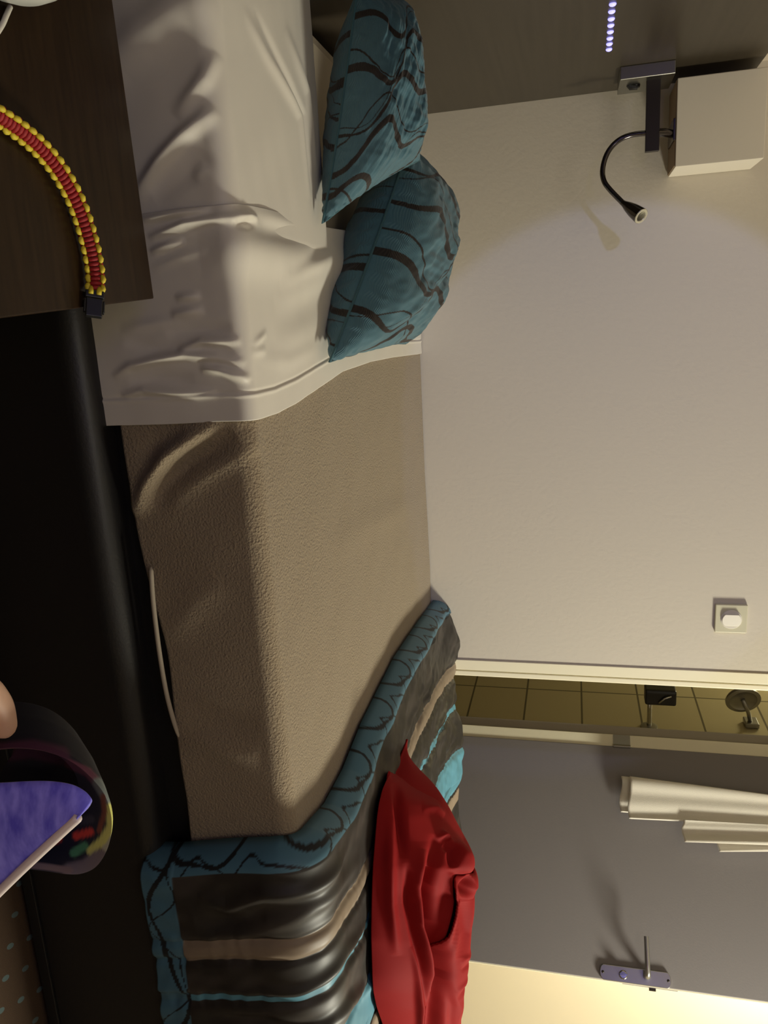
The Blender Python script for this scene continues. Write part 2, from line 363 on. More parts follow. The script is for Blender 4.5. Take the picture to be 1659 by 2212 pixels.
MB().lathe([(-.004, .0055), (L*.10, .0068), (L*.3, .0105), (L*.6, .0142), (L*.9, .0160), (L, .0162)], q0, ax, 28).build('lamp_head', 'dark chrome', gn, smooth=True, angle=50)
axn = ax/L
MB().lathe([(L, .0160), (L+.0015, .0150), (L+.0016, .012), (L-.002, .009), (L-.001, .0005)], q0, ax, 28).build('lens', 'clear lens', gn, smooth=True, angle=40)

# ------------------------------------------------------------------ light switch
sA = PY(1545, 1305, YB); sB = PY(1611, 1363, YB); sc_ = (sA+sB)/2; hw = (sB[0]-sA[0])/2; hz = (sB[2]-sA[2])/2; hw = hz = .038
sw = thing('light_switch', 'square cream light switch with a round rocker on the wall', 'switch', (float(sc_[0]), YB, float(sc_[2])))
MB().box((sc_[0]-hw, YB-.010, sc_[2]-hz), (sc_[0]+hw, YB-.0002, sc_[2]+hz)).build('switch_plate', 'cream plastic', sw, bevel=.002)
mb = MB(); mb.lathe([(0, .0255), (.002, .0255), (.003, .0245)], (sc_[0]+.001, YB-.009, sc_[2]), (0, -1, 0), 40); mb.build('rocker_surround', 'white plastic', sw, smooth=True, angle=40)
# rocker: a disc cut flat left and right, tilted out on its left
pts = []
for k in range(40):
    a = 2*math.pi*k/40; x = .0225*math.cos(a); z = .0225*math.sin(a); x = max(-.016, min(.016, x)); pts.append((sc_[0]+.0015+x, YB-.011, sc_[2]+z))
mb = MB(); n_ = len(pts)
top = [(p[0], YB-.0175+(p[0]-sc_[0])*.16, p[2]) for p in pts]
mb.add(pts+top, [tuple(range(n_)), tuple(range(2*n_-1, n_-1, -1))]+[(i, (i+1) % n_, n_+(i+1) % n_, n_+i) for i in range(n_)])
mb.build('rocker', 'white plastic', sw, bevel=.0008)

# ------------------------------------------------------------------ bed
ZT = H-.379; YN = .877
bed = thing('bed', 'low single bed with a black upholstered base along the pale wall', 'bed', (.9, 1.4, 0))
prof = [(YB-.004, .012), (.846, .012), (.846, H-.615)]+[(.846+.026*(1-math.cos(t_)), H-.615+.032*math.sin(t_)) for t_ in np.linspace(0, math.pi/2, 10)]+[(.897, H-.583), (.897, H-.545), (YB-.004, H-.545)]
V = np.array([[(x, y, z) for y, z in prof] for x in np.linspace(X0+.004, 2.05, 40)])
mb = MB().grid(V); mb.add([(X0+.004, y, z) for y, z in prof], [tuple(range(len(prof)))]); mb.add([(2.05, y, z) for y, z in prof], [tuple(range(len(prof)))])
mb.build('base', 'black leatherette', bed, smooth=True, angle=50)
MB().box((X0+.004, .842, .012), (2.05, .846, .030)).build('base_piping', 'black plastic', bed, bevel=.001)
MB().box((X0+.006, .900, H-.545), (2.0, YB-.004, ZT-.030)).build('mattress', 'mattress cover', bed, bevel=.03)

mb = MB(); mb.tube(smoothpath([PY(a, b, .876) for a, b in [(326, 1225), (331, 1300), (343, 1400), (358, 1490), (373, 1550), (386, 1592)]], 30), [.001]+[.0032]*24+[.003, .0028, .0025, .002, .001], 10)
mb.build('sheet_edge', 'mattress cover', bed, smooth=True, label='pale edge of the mattress cover showing below the blanket')

class Drape:
    """a cloth laid over the bed: flat top, rounded near edge, hanging side"""
    def __init__(s, zt, yn, r=.035, yfar=YB-.004): s.zt, s.yn, s.r, s.yf = zt, yn, r, yfar; s.Lt = yfar-(yn+r); s.La = r*math.pi/2
    def pos(s, S, T, D):
        a = np.clip((T-s.Lt)/s.r, 0, math.pi/2); side = np.maximum(T-s.Lt-s.La, 0)
        y = s.yf-np.minimum(T, s.Lt)-s.r*np.sin(a); z = s.zt-s.r*(1-np.cos(a))-side
        ny = -np.sin(a); nz = np.cos(a)
        return np.stack([S, y+ny*D, z+nz*D], -1)
    def st(s, px, py):
        p = PZ(px, py, s.zt)
        if p[1] > s.yn+s.r*.4: return (p[0], s.yf-p[1])
        p = PY(px, py, s.yn); return (p[0], s.Lt+s.La+(s.zt-s.r-p[2]))
def ridge(S, T, pts, w, h, taper=True):
    P = np.array(pts, float); d = np.full(S.shape, 1e9); u = np.zeros(S.shape); seg = np.linalg.norm(P[1:]-P[:-1], axis=1); tot = seg.sum(); acc = 0
    for a, b, l in zip(P[:-1], P[1:], seg):
        k = np.clip(((S-a[0])*(b[0]-a[0])+(T-a[1])*(b[1]-a[1]))/max(l*l, 1e-12), 0, 1)
        dd_ = np.hypot(S-a[0]-k*(b[0]-a[0]), T-a[1]-k*(b[1]-a[1])); m_ = dd_ < d
        d = np.where(m_, dd_, d); u = np.where(m_, (acc+k*l)/tot, u); acc += l
    tp = np.clip(np.sin(np.pi*np.clip(u, 0, 1)), 0, 1)**.8 if taper else 1.0
    return h*np.exp(-(d/w)**2)*tp
def noise2(S, T, sc, seed, oct=3):
    r = np.random.default_rng(seed); out = np.zeros(S.shape)
    for o in range(oct):
        for k in range(5):
            a = r.uniform(0, 2*math.pi); f = sc*2**o*r.uniform(.7, 1.4); out += np.sin((S*math.cos(a)+T*math.sin(a))*f*2*math.pi+r.uniform(0, 7))/(5*1.6**o)
    return out
def folds(dr, S, T, spec):
    d = np.zeros(S.shape)
    for pts, w_, h_ in spec: d += ridge(S, T, [dr.st(*p) for p in pts], w_, h_)
    return d

# white pillow at the head, hanging soft over the near edge
dp = Drape(ZT-.002, YN+.004, .026, 1.285)
ns, nt = 170, 300
S, T = np.meshgrid(np.linspace(X0+.006, -.085, ns), np.linspace(0, dp.Lt+dp.La+.215, nt), indexing='ij')
d = folds(dp, S, T, [
    ([(215, 190), (255, 130), (305, 78), (365, 31), (450, -30)], .024, .012),
    ([(380, 252), (394, 232), (441, 169), (465, 105)], .009, .007),
    ([(290, 425), (306, 408), (350, 351), (397, 298), (466, 232)], .0085, .0140),
    ([(330, 425), (400, 380), (455, 320)], .012, -.004),
    ([(420, 390), (445, 350)], .008, .003),
    ([(520, 20), (572, 132), (632, 251), (655, 430)], .010, .005),
    ([(540, 20), (590, 132), (643, 251), (662, 430)], .007, -.0045),
    ([(600, 60), (650, 200), (672, 380)], .012, .005)])
d += .010*np.exp(-((T-.16)/.14)**2)+noise2(S, T, 4, 3)*.0012
d -= .075*np.clip(1-T/.07, 0, 1)**2                      # far edge rolls under
d -= .016*np.clip((S+.125)/.04, 0, 1)**2                 # thins where it slips under the sheet
MBp = MB().grid(dp.pos(S, T, d))
tag(MBp.build('pillow', 'white cotton', smooth=True, solid=.012), 'large white pillow with long soft creases at the head of the bed', 'pillow')

# white top sheet folded back
ds = Drape(ZT, YN, .020)
hem_t = [ds.st(*p) for p in [(905, 765), (850, 772), (800, 782), (740, 803), (690, 838), (640, 872), (600, 893), (560, 906), (470, 911), (380, 916), (275, 919), (255, 919)]]
up_t = [ds.st(*p) for p in [(760, 500), (690, 489), (640, 470), (600, 458), (540, 443), (480, 441), (440, 446), (311, 462), (250, 470)]]
def interp(T, tab):
    tab = sorted([(b, a) for a, b in tab]); return np.interp(T, [a for a, b in tab], [b for a, b in tab])
ns, nt = 200, 420; tmax = ds.Lt+ds.La+.215
U, T = np.meshgrid(np.linspace(0, 1, ns), np.linspace(0, tmax, nt), indexing='ij')
S = interp(T, up_t)*(1-U)+interp(T, hem_t)*U
d = folds(ds, S, T, [
    ([(300, 476), (389, 462), (455, 453)], .0050, .0095), ([(322, 514), (403, 484), (490, 470), (510, 473)], .0050, .0100),
    ([(325, 545), (362, 531), (400, 519)], .0045, .0065), ([(330, 580), (400, 552), (450, 538)], .006, .0025),
    ([(379, 643), (433, 639)], .0050, .0050), ([(370, 680), (440, 669)], .0060, .0055), ([(262, 712), (330, 700), (390, 690)], .007, .003),
    ([(385, 757), (436, 738), (520, 737)], .0050, .0080), ([(360, 722), (430, 712), (500, 706)], .008, -.0035),
    ([(245, 815), (284, 791), (345, 776), (403, 766), (470, 772), (530, 786)], .0055, .0100),
    ([(433, 793), (480, 800), (540, 822)], .0055, .0085), ([(270, 740), (340, 752), (395, 745)], .008, -.003),
    ([(262, 856), (311, 843), (389, 849), (470, 850)], .0055, .0085), ([(280, 825), (350, 815), (420, 818)], .009, -.004),
    ([(490, 470), (530, 466), (552, 473)], .0055, .0070), ([(500, 484), (545, 480)], .005, -.005),
    ([(540, 462), (600, 478), (680, 505)], .013, .006), ([(480, 500), (560, 497), (680, 512)], .014, -.004),
    ([(598, 612), (650, 575), (715, 550)], .014, .006), ([(612, 590), (660, 556), (715, 525)], .011, -.005),
    ([(590, 650), (650, 622), (712, 600)], .018, .005), ([(590, 745), (640, 720), (700, 690)], .02, .003),
    ([(543, 762), (575, 755)], .006, .002), ([(545, 745), (576, 716)], .005, .0025), ([(560, 778), (625, 780), (690, 745)], .012, .002)])
# stitched hem line a little in from the edge
hem_in = (interp(T, hem_t)-S)
d += .0011*np.exp(-((hem_in-.035)/.002)**2)*-1+.0012*np.exp(-((hem_in-.031)/.0025)**2)
d += .0035*np.clip(1-U/.05, 0, 1)*0+noise2(S, T, 5, 5)*.0009
d += .012*np.exp(-((S+.10)/.03)**2)*np.clip((T-.5)/.2, 0, 1)*np.clip(1-(T-ds.Lt)/.06, 0, 1)
V = ds.pos(S, T, d)
tag(MB().grid(V).build('bed_sheet', 'white cotton', smooth=True, solid=.004), 'white top sheet folded back over the taupe blanket and hanging down the side', 'sheet')

# taupe fleece blanket
db = Drape(ZT-.006, YN+.006, .024)
ns, nt = 260, 420
bot = lambda s: .185+.003*np.sin(s*9)-.010*np.exp(-((s-.42)/.09)**2)-.020*np.clip((s-.1)/.55, 0, 1)**1.5
U, T0 = np.meshgrid(np.linspace(0, 1, nt), np.linspace(-.02, .86, ns), indexing='ij'); S = T0.T; U = U.T
T = U*(db.Lt+db.La+bot(S)-.03)
d = folds(db, S, T, [
    ([(480, 905), (430, 940), (370, 985), (325, 1045), (290, 1115)], .0120, .022),
    ([(505, 935), (470, 965), (420, 990), (360, 1040), (328, 1090)], .015, -.015),
    ([(400, 925), (340, 950), (300, 1000)], .012, -.007),
    ([(560, 960), (500, 990), (420, 1040), (360, 1085)], .012, .0045),
    ([(530, 925), (545, 950), (560, 985)], .010, .003),
    ([(385, 1600), (450, 1610), (560, 1640)], .018, .006), ([(400, 1540), (480, 1560), (560, 1570)], .02, -.004),
    ([(480, 1250), (420, 1300), (360, 1380)], .02, .003), ([(690, 1200), (800, 1130), (910, 1080)], .03, .003)])
d += noise2(S, T, 2.5, 11)*.0018
tag(MB().grid(db.pos(S, T, d)).build('blanket', 'taupe fleece', smooth=True, solid=.005), 'plain taupe fleece blanket tucked in along the middle of the bed', 'blanket')

# ------------------------------------------------------------------ quilted bedspread folded at the foot
TK = .046
dq = Drape(ZT+.0, YN-.002, .034)
front = [(940, 1290), (900, 1345), (850, 1420), (780, 1560), (740, 1660), (700, 1735), (655, 1785), (600, 1806), (500, 1818), (400, 1826), (320, 1826)]
ft = []
for p in front:
    a = dq.st(*p)
    if p[0] < 560: q_ = PY(p[0], p[1], .866); a = (q_[0], dq.Lt+dq.La+(dq.zt-dq.r-q_[2]))
    ft.append(a)
ns, nt = 800, 600
tq = dq.Lt+dq.La+.188
U, T = np.meshgrid(np.linspace(0, 1, ns), np.linspace(0, tq, nt), indexing='ij')
S0 = interp(T, ft); S = S0+U*1.33
Q = (S-S0)
k = 1.0+.36*np.clip(1-(T/.95), 0, 1)
q = Q/k
rise = TK*np.sqrt(np.clip(1-(1-np.clip(Q/.030, 0, 1))**2, 0, 1))
dark = 1.0
d = rise+.005*noise2(S, T, 2.5, 21)+.0010*noise2(S, T, 9, 22, 2)
d *= 1.0; d -= (d-rise)*np.clip(1-Q/.03, 0, 1)
d += .016*np.clip(1-T/.10, 0, 1)*(1+.7*np.sin(S*17))*np.clip((Q-.02)/.1, 0, 1)*np.clip((.85-Q)/.3, -1.5, 1)      # piles up against the wall
d += .014*np.exp(-((T-.75)/.22)**2)*np.clip((Q-.03)/.25, 0, 1)
# stitched valleys between the stripes
seams = [.027, .138, .172, .232, .243, .33, .425]
for sq in seams[1:]: d -= .005*np.exp(-((q-sq)/.007)**2)
bumpy = ((q > .027) & (q < .138)) | ((q > .172) & (q < .232)) | ((q > .243) & (q < .40))
flat = np.clip((T-.62)/.25, 0, 1)
d += np.where(bumpy, (.0055*noise2(S*.8, T*1.2, 7, 25, 2)+.0016*noise2(S, T*.8, 20, 23, 2))*(1-.75*flat), 0)
for pts, w_, h_ in [([(455, 1890), (520, 1915), (600, 1880), (690, 1820)], .012, .010), ([(440, 1990), (540, 1975), (640, 1930), (720, 1850)], .014, .008), ([(450, 1945), (560, 1950), (640, 1905)], .018, -.009)]:
    d += ridge(S, T, [dq.st(*p) for p in pts], w_, h_)
for sq in seams[1:]: d += (.0006*np.sin(T*230+3*noise2(S, T, 8, 77)))*np.exp(-((q-sq)/.014)**2)*(q > .03)
for pts, w_, h_ in [([(880, 1440), (860, 1500), (820, 1600)], .010, .007), ([(905, 1430), (890, 1490), (850, 1600)], .008, -.006), ([(935, 1500), (915, 1560), (890, 1640)], .010, .007), ([(945, 1590), (925, 1640), (905, 1680)], .010, -.007), ([(800, 1640), (770, 1730), (735, 1800)], .010, .006), ([(830, 1600), (800, 1690), (765, 1780)], .010, -.006), ([(450, 2080), (560, 2090), (680, 2050), (760, 1960)], .010, .006), ([(450, 2180), (560, 2190), (680, 2165), (770, 2090)], .012, .008), ([(460, 2150), (600, 2150), (700, 2120)], .012, -.007)]:
    d += ridge(S, T, [dq.st(*p) for p in pts], w_, h_)
# side border gathers
tb = dq.Lt+dq.La+.188-.050
d += np.where(T > tb, .0016*np.sin(S*95+4*noise2(S, T, 5, 31)), 0)
V = dq.pos(S, T, d)
TEAL = np.array([.075, .175, .245]); DARK = np.array([.026, .022, .019]); DARK2 = np.array([.050, .042, .037]); BEIGE = np.array([.235, .18, .13]); LINE = np.array([.012, .014, .017]); TEALP = np.array([.10, .27, .36])
C = np.tile(DARK, (ns, nt, 1)).astype(float)
sm = np.clip(noise2(S, T*.6, 10, 41)*1.1+.12, 0, 1)[..., None]; C = DARK*(1-sm)+DARK2*sm
def setc(mask, c): C[mask] = c
setc(q < .026, TEAL); setc((q > .138) & (q < .172), BEIGE); setc((q > .232) & (q < .243), TEALP)
setc((q > .33) & (q < .425), TEALP); setc((q > .431) & (q < .46), BEIGE*1.25); setc(T > tb, TEAL*.9)
def motif(C, a, b, mask, period, amp, wd, phase=0):
    # long curling line in the weave; a runs along the band, b across it
    y = amp*np.sin(2*math.pi*a/period+phase)+amp*.35*np.sin(4*math.pi*a/period+1+phase)
    slope = np.abs(np.cos(2*math.pi*a/period+phase))
    C[mask & (np.abs(b-y) < wd*(.6+.8*slope))] = LINE
band = q < .026
motif(C, T, q-.004, band, .17, .016, .0022); motif(C, T, q-.018, band, .085, .010, .0014, 1.3)
motif(C, S, T-tb-.025, T > tb, .26, .018, .0032, .6); motif(C, S, T-tb-.02, T > tb, .17, .022, .0012, 2.0)
mb = MB().grid(V); mb.col = C.reshape(-1, 3); mb.uv = np.stack([S*4, T*4], -1).reshape(-1, 2)
tag(mb.build('bedspread', 'quilt satin', smooth=True, solid=.006), 'striped teal, beige and dark satin bedspread folded across the foot of the bed', 'bedspread')

# ------------------------------------------------------------------ cushions
def cushion(name, S1, S2, F1, F2, bulge, seed, label, lines):
    n = 330; U, V = np.meshgrid(np.linspace(-1, 1, n), np.linspace(-1, 1, n), indexing='ij')
    # pinched corners: the sides bow in a little
    uu = U*(1-.055*(1-V**2)*np.abs(U)**3); vv = V*(1-.055*(1-U**2)*np.abs(V)**3)
    a = (uu+1)/2; b = (vv+1)/2
    S1, S2, F1, F2 = map(np.array, (S1, S2, F1, F2))
    P = (1-b)[..., None]*((1-a)[..., None]*S1+a[..., None]*S2)+b[..., None]*((1-a)[..., None]*F1+a[..., None]*F2)
    nrm = np.cross(S2-S1, F1-S1); nrm /= np.linalg.norm(nrm)
    if nrm[2] < 0: nrm = -nrm
    prof = (np.clip(1-np.abs(U)**2.6, 0, 1)*np.clip(1-np.abs(V)**2.6, 0, 1))**.55
    wr = noise2(U, V, 1.1, seed)*.10+noise2(U, V, 3, seed+1)*.03
    ed = np.clip(1-np.maximum(np.abs(U), np.abs(V)), 0, 1)
    pucker = .004*np.sin((U-V)*38+noise2(U, V, 2, seed+2)*3)*np.exp(-ed/.06)
    root = thing(name, label, 'cushion', tuple((S1+S2+F1+F2)/4-nrm*bulge*.9), 'teal cushions at the head of the bed')
    vs = []; C = []; uvs = []; fs = None
    mb = MB()
    for sgn, ph in ((1, 0), (-1, 1.7)):
        h = prof*bulge*(1+wr)+pucker*(prof > 0)
        X = P+nrm*(sgn*h)[..., None]
        mb.grid(X, flip=(sgn < 0))
        c = np.tile(np.array([.070, .162, .210]), (n, n, 1)).astype(float)
        tint = noise2(U, V, 1.3, seed+5)[..., None]; c = c*(1+.10*tint)
        for (off, amp, per, wd, pa, ver) in lines:
            A, B = (U, V) if not ver else (V, U)
            y = off+amp*np.sin(per*A+pa+ph)+amp*.45*np.sin(2.1*per*A+1.3*pa+ph)
            width = wd*(.35+.9*np.abs(np.sin(per*.5*A+pa*.7+1)))
            sl = np.sqrt(1+(amp*per*np.cos(per*A+pa+ph)+amp*.45*2.1*per*np.cos(2.1*per*A+1.3*pa+ph))**2)
            c[np.abs(B-y)/sl < width] = (.020, .014, .012)
        C.append(c.reshape(-1, 3)); uvs.append(np.stack([U+V*.25, V], -1).reshape(-1, 2))
    mb.col = np.concatenate(C); mb.uv = np.concatenate(uvs)
    mb.build('cover', 'teal jacquard', root, smooth=True, fixn=False)
    ring = [(-1, t) for t in np.linspace(-1, 1, 24)[:-1]]+[(t, 1) for t in np.linspace(-1, 1, 24)[:-1]]+[(1, -t) for t in np.linspace(-1, 1, 24)[:-1]]+[(-t, -1) for t in np.linspace(-1, 1, 24)]
    def at(u, v):
        u2 = u*(1-.055*(1-v**2)*abs(u)**3); v2 = v*(1-.055*(1-u**2)*abs(v)**3); a_, b_ = (u2+1)/2, (v2+1)/2
        return (1-b_)*((1-a_)*S1+a_*S2)+b_*((1-a_)*F1+a_*F2)
    mbp = MB().tube([at(u, v) for u, v in ring], .0022, 8); mbp.col = np.tile(np.array([.042, .115, .14]), (len(mbp.v), 1)); mbp.uv = np.zeros((len(mbp.v), 2))
    mbp.build('edge_seam', 'teal jacquard', root, smooth=True)
    return root
LINES = [(-.70, .15, 3.3, .026, .4, 1), (-.32, .18, 3.6, .030, 1.6, 1), (.10, .17, 3.2, .028, 2.9, 1), (.50, .18, 3.5, .029, 4.3, 1), (.88, .14, 3.4, .024, 5.4, 1),
         (-.50, .26, 2.6, .007, .9, 1), (-.05, .24, 2.9, .008, 2.5, 1), (.36, .25, 2.7, .007, 4.0, 1), (.72, .20, 2.8, .008, 1.0, 1)]
B_S1 = PY(885, 308, 1.40); B_S2 = PZ(712, 782, ZT+.022); B_F1 = PY(955, 400, 1.76); B_F2 = PY(876, 742, 1.54)
cushion('cushion', B_S1, B_S2, B_F1, B_F2, .088, 51, 'teal cushion with dark curling lines leaning in front, nearer the middle of the bed', LINES)
A_S1 = PY(768, -95, 1.205); A_S2 = PZ(697, 482, ZT+.020); A_F1 = PY(858, -60, 1.27); A_F2 = PY(906, 345, 1.315)
A_S1[0] = max(A_S1[0], X0+.02); A_F1[0] = max(A_F1[0], X0+.015)
cushion('cushion', A_S1, A_S2, A_F1, A_F2, .078, 71, 'teal cushion with dark curling lines propped behind, right by the headboard', [(o, a, p, w_, ph+2.2, v) for o, a, p, w_, ph, v in LINES])

# ------------------------------------------------------------------ red jacket on the foot of the bed
cols = [(1668, 846, 858), (1680, 838, 868), (1700, 828, 892), (1730, 820, 950), (1760, 815, 970), (1790, 812, 986), (1830, 809, 1010), (1870, 806, 1028), (1900, 805, 1029), (1940, 804, 1028), (1985, 803, 1024), (2030, 802, 1020), (2070, 803, 1018), (2110, 804, 1008), (2140, 806, 1004), (2180, 814, 996), (2212, 826, 990), (2290, 850, 985), (2380, 880, 980)]
ca = np.array(cols, float); nu, nw = 330, 240
pyv = np.linspace(1668, 2380, nu); lo = np.interp(pyv, ca[:, 0], ca[:, 1]); hi = np.interp(pyv, ca[:, 0], ca[:, 2])
hi -= 30*np.clip((pyv-1870)/60, 0, 1)-6*np.clip((pyv-2060)/40, 0, 1)
kr = np.exp(-np.linspace(-2.2, 2.2, 17)**2); kr /= kr.sum()
lo = np.convolve(np.pad(lo, 8, 'edge'), kr, 'valid'); hi = np.convolve(np.pad(hi, 8, 'edge'), kr, 'valid'); hi[:6] = np.minimum(hi[:6], lo[:6]+np.arange(6)*4+6)
zq = ZT+TK+.012; V = np.zeros((nu, nw, 3)); IX = np.zeros((nu, nw)); IY = np.zeros((nu, nw))
W = np.linspace(0, 1, nw)
for i, py in enumerate(pyv):
    pn = PZ(lo[i], py, zq); yn_ = min(pn[1], 1.30)
    pn = PY(lo[i], py, yn_); wd = .06+.17*min(1, (hi[i]-lo[i])/190)
    pc = PY(hi[i], py, yn_+wd*.75); base_z = zq-.004
    for j, u in enumerate(W):
        if u < .7:
            f = u/.7; g = math.sin(f*math.pi/2)
            fy_ = .35*f+.65*f*f; p = pn+(pc-pn)*np.array([fy_, fy_, 0]); p[2] = pn[2]+(pc[2]-pn[2])*(.5*f+.5*g)
        else:
            f = (u-.7)/.3; p = pc+np.array([.0, .12*f+.0, 0]); p[2] = pc[2]+(base_z-pc[2])*(1-math.cos(f*math.pi/2))
        V[i, j] = p; IX[i, j] = lo[i]+(hi[i]-lo[i])*min(u/.7, 1)+(0 if u < .7 else (u-.7)*120); IY[i, j] = py
du = np.gradient(V, axis=0); dw = np.gradient(V, axis=1); N = np.cross(dw, du); N /= np.linalg.norm(N, axis=2, keepdims=True)+1e-9
if N[nu//2, nw//3, 2] < 0: N = -N
def JR(pts, w_, h_): return ridge(IX, IY, pts, w_, h_*1.25)
d = JR([(932, 1800), (918, 1860), (905, 1911), (909, 1989), (923, 2041), (934, 2092), (931, 2157), (920, 2230), (915, 2320)], 13, -.028)
d += JR([(958, 1880), (955, 1937), (942, 1989), (934, 2048)], 8, .012)
d += JR([(900, 1830), (890, 1900), (893, 1985), (908, 2050), (918, 2110), (914, 2180)], 11, .016)
d += JR([(868, 1860), (872, 1950), (884, 2010), (896, 2080), (903, 2160)], 7, -.010)
d += JR([(840, 1760), (836, 1860), (838, 1950), (850, 2060)], 10, .010)
d += JR([(856, 1690), (858, 1760), (862, 1850)], 8, -.012)
d += JR([(880, 2040), (893, 2110), (900, 2200), (898, 2300)], 7, .010)
d += JR([(966, 1912), (985, 1902), (1008, 1888)], 9, -.016)+JR([(955, 1815), (985, 1850), (1012, 1880)], 20, .018)
d += JR([(930, 1810), (945, 1800), (962, 1818)], 7, .010)+JR([(945, 1822), (958, 1834), (962, 1870)], 8, -.014)
d += JR([(905, 1740), (935, 1745), (955, 1762)], 9, .006)
d += noise2(IX/200, IY/200, .8, 61, 2)*.003
V = V+N*d[..., None]
V[..., 2] = np.maximum(V[..., 2], zq-.006)
jk = thing('jacket', 'crumpled red jacket lying on the striped bedspread', 'jacket', tuple(V[nu//2, nw//2]*np.array([1, 1, 0])+np.array([0, 0, zq])))
MB().grid(V).build('body', 'red nylon', jk, smooth=True, solid=.004)
# the sleeve lies over the body, above the deep fold
ep = np.array([(1880, 985), (1888, 962), (1900, 956), (1937, 953), (1989, 941), (2048, 930), (2100, 925), (2160, 922), (2212, 918), (2300, 914), (2380, 910)], float)
rows = [i for i in range(nu) if pyv[i] > 1884]; nt_ = 90; VS = np.zeros((len(rows), nt_, 3)); SX = np.zeros((len(rows), nt_)); SY = np.zeros_like(SX)
for k_, i in enumerate(rows):
    e_ = np.interp(pyv[i], ep[:, 0], ep[:, 1]); je = np.argmin(np.abs(IX[i]-e_)); js = np.linspace(je, nw-4, nt_)
    for c_ in range(3): VS[k_, :, c_] = np.interp(js, np.arange(nw), V[i, :, c_])
    nn = np.stack([np.interp(js, np.arange(nw), N[i, :, c_]) for c_ in range(3)], -1)
    tt = np.linspace(0, 1, nt_); SX[k_] = np.interp(js, np.arange(nw), IX[i]); SY[k_] = pyv[i]
    g_ = min(1, (pyv[i]-1884)/22)**.5
    VS[k_] += nn*((.002+.021*np.sin(np.pi*np.clip(tt*.85+.06, 0, 1))**.6)*g_)[:, None]
def SR(pts, w_, h_): return ridge(SX, SY, pts, w_, h_)
ds_ = SR([(1006, 1930), (1006, 2010), (1000, 2070)], 10, .006)+SR([(975, 1940), (980, 2010), (972, 2060)], 14, -.010)+SR([(958, 1950), (955, 2010), (948, 2070)], 8, .005)
ds_ += SR([(966, 2072), (985, 2060), (1004, 2074)], 5, .0025)+SR([(968, 2086), (988, 2076), (1003, 2088)], 5, -.003)+SR([(960, 2132), (985, 2112), (1000, 2122)], 5, .003)+SR([(964, 2144), (985, 2126), (998, 2134)], 5, -.003)
ds_ += SR([(945, 2110), (955, 2160), (952, 2230)], 9, -.008)+SR([(975, 2150), (978, 2200), (972, 2260)], 7, .006)+SR([(960, 1905), (985, 1912), (1010, 1905)], 7, -.006)
ds_ *= np.clip((SY-1884)/30, 0, 1)
VS[..., :] += np.array([.15, -.55, .80])*ds_[..., None]
MB().grid(VS).build('sleeve', 'red nylon', jk, smooth=True, solid=.003)
# ------------------------------------------------------------------ towels on the door
def towel(label, bl, br, tl, tr, px0, px1, amp, seed, layers):
    # bl..: columns at the hem (px0) and at the top (px1), hanging in front of the door face
    root = thing('towel', label, 'towel', tuple(D((px0+px1)/2, (bl+br)/2, .03)), 'white towels hanging on the bathroom door')
    for li, (x0, a, b, out, nm) in enumerate(layers):
        nu, nv2 = 60, 120; V = np.zeros((nu, nv2, 3))
        for i in range(nu):
            f = i/(nu-1)
            for j in range(nv2):
                g = j/(nv2-1); px = x0+(px1-x0)*g
                gb = min(1, g)
                l = a+(tl-a)*gb; r = b+(tr-b)*gb
                py = l+(r-l)*f
                wv = amp*(.45+.55*(1-g))*(math.sin(f*5.6+seed+g*1.2)+.5*math.sin(f*11+seed*2+g*2.3))
                V[i, j] = D(px+3*math.sin(f*6+seed), py, out+.018+wv)
        mbt = MB().grid(V); mbt.build(nm, 'towelling', root, smooth=True, solid=.006)
    return root
towel('longer white towel hanging on the open door, on its hinge side', 1674, 1769, 1762, 1800, 1360, 2005, .008, .4,
      [(1341, 1676, 1752, .014, 'back_layer'), (1359, 1679, 1769, .028, 'front_layer')])
towel('shorter white towel on the open door, nearer the handle', 1771, 1840, 1800, 1838, 1500, 2010, .006, 2.1,
      [(1551, 1800, 1840, .020, 'back_layer'), (1476, 1771, 1819, .036, 'front_layer')])

# ------------------------------------------------------------------ bathroom fittings
xw = XT
pf = PX(1402, 1571, xw-.002); f1 = thing('wall_holder', 'black holder on a thin chrome arm inside the dark bathroom', 'holder', tuple(pf))
MB().lathe([(0, .032), (.006, .032), (.010, .020)], pf, (-1, 0, 0), 24).build('flange', 'grey fitting metal', f1, smooth=True, angle=40)
pa = pf+np.array([-.145, 0, 0]); MB().tube([pf, pa], .009, 12).build('arm', 'polished chrome', f1, smooth=True, angle=50)
MB().box((pa[0]-.03, pa[1]-.03, pa[2]-.02), (pa[0]+.035, pa[1]+.03, pa[2]+.095)).build('holder_body', 'black plastic', f1, bevel=.008)
MB().tube([pa+np.array([.02, -.034, .03]), pa+np.array([.0, -.036, .05]), pa+np.array([-.01, -.034, .075])], .004, 8).build('clip', 'polished chrome', f1, smooth=True)
pf = PX(1622, 1566, xw-.002); f2 = thing('wall_fitting', 'round grey metal fitting on a short arm inside the bathroom', 'fitting', tuple(pf))
MB().box((pf[0]-.02, pf[1]-.03, pf[2]-.025), (pf[0], pf[1]+.03, pf[2]+.025)).build('mount', 'grey fitting metal', f2, bevel=.004)
pd_ = PX(1605, 1512, xw-.13); MB().tube([pf, pf*.5+pd_*.5+np.array([0, 0, .005]), pd_], .008, 10).build('arm', 'grey fitting metal', f2, smooth=True)
MB().lathe([(-.012, .058), (-.004, .064), (.004, .064), (.006, .050), (-.002, .040), (-.004, .002)], pd_, (.35, -.9, .1), 30).build('dish', 'grey fitting metal', f2, smooth=True, angle=40)

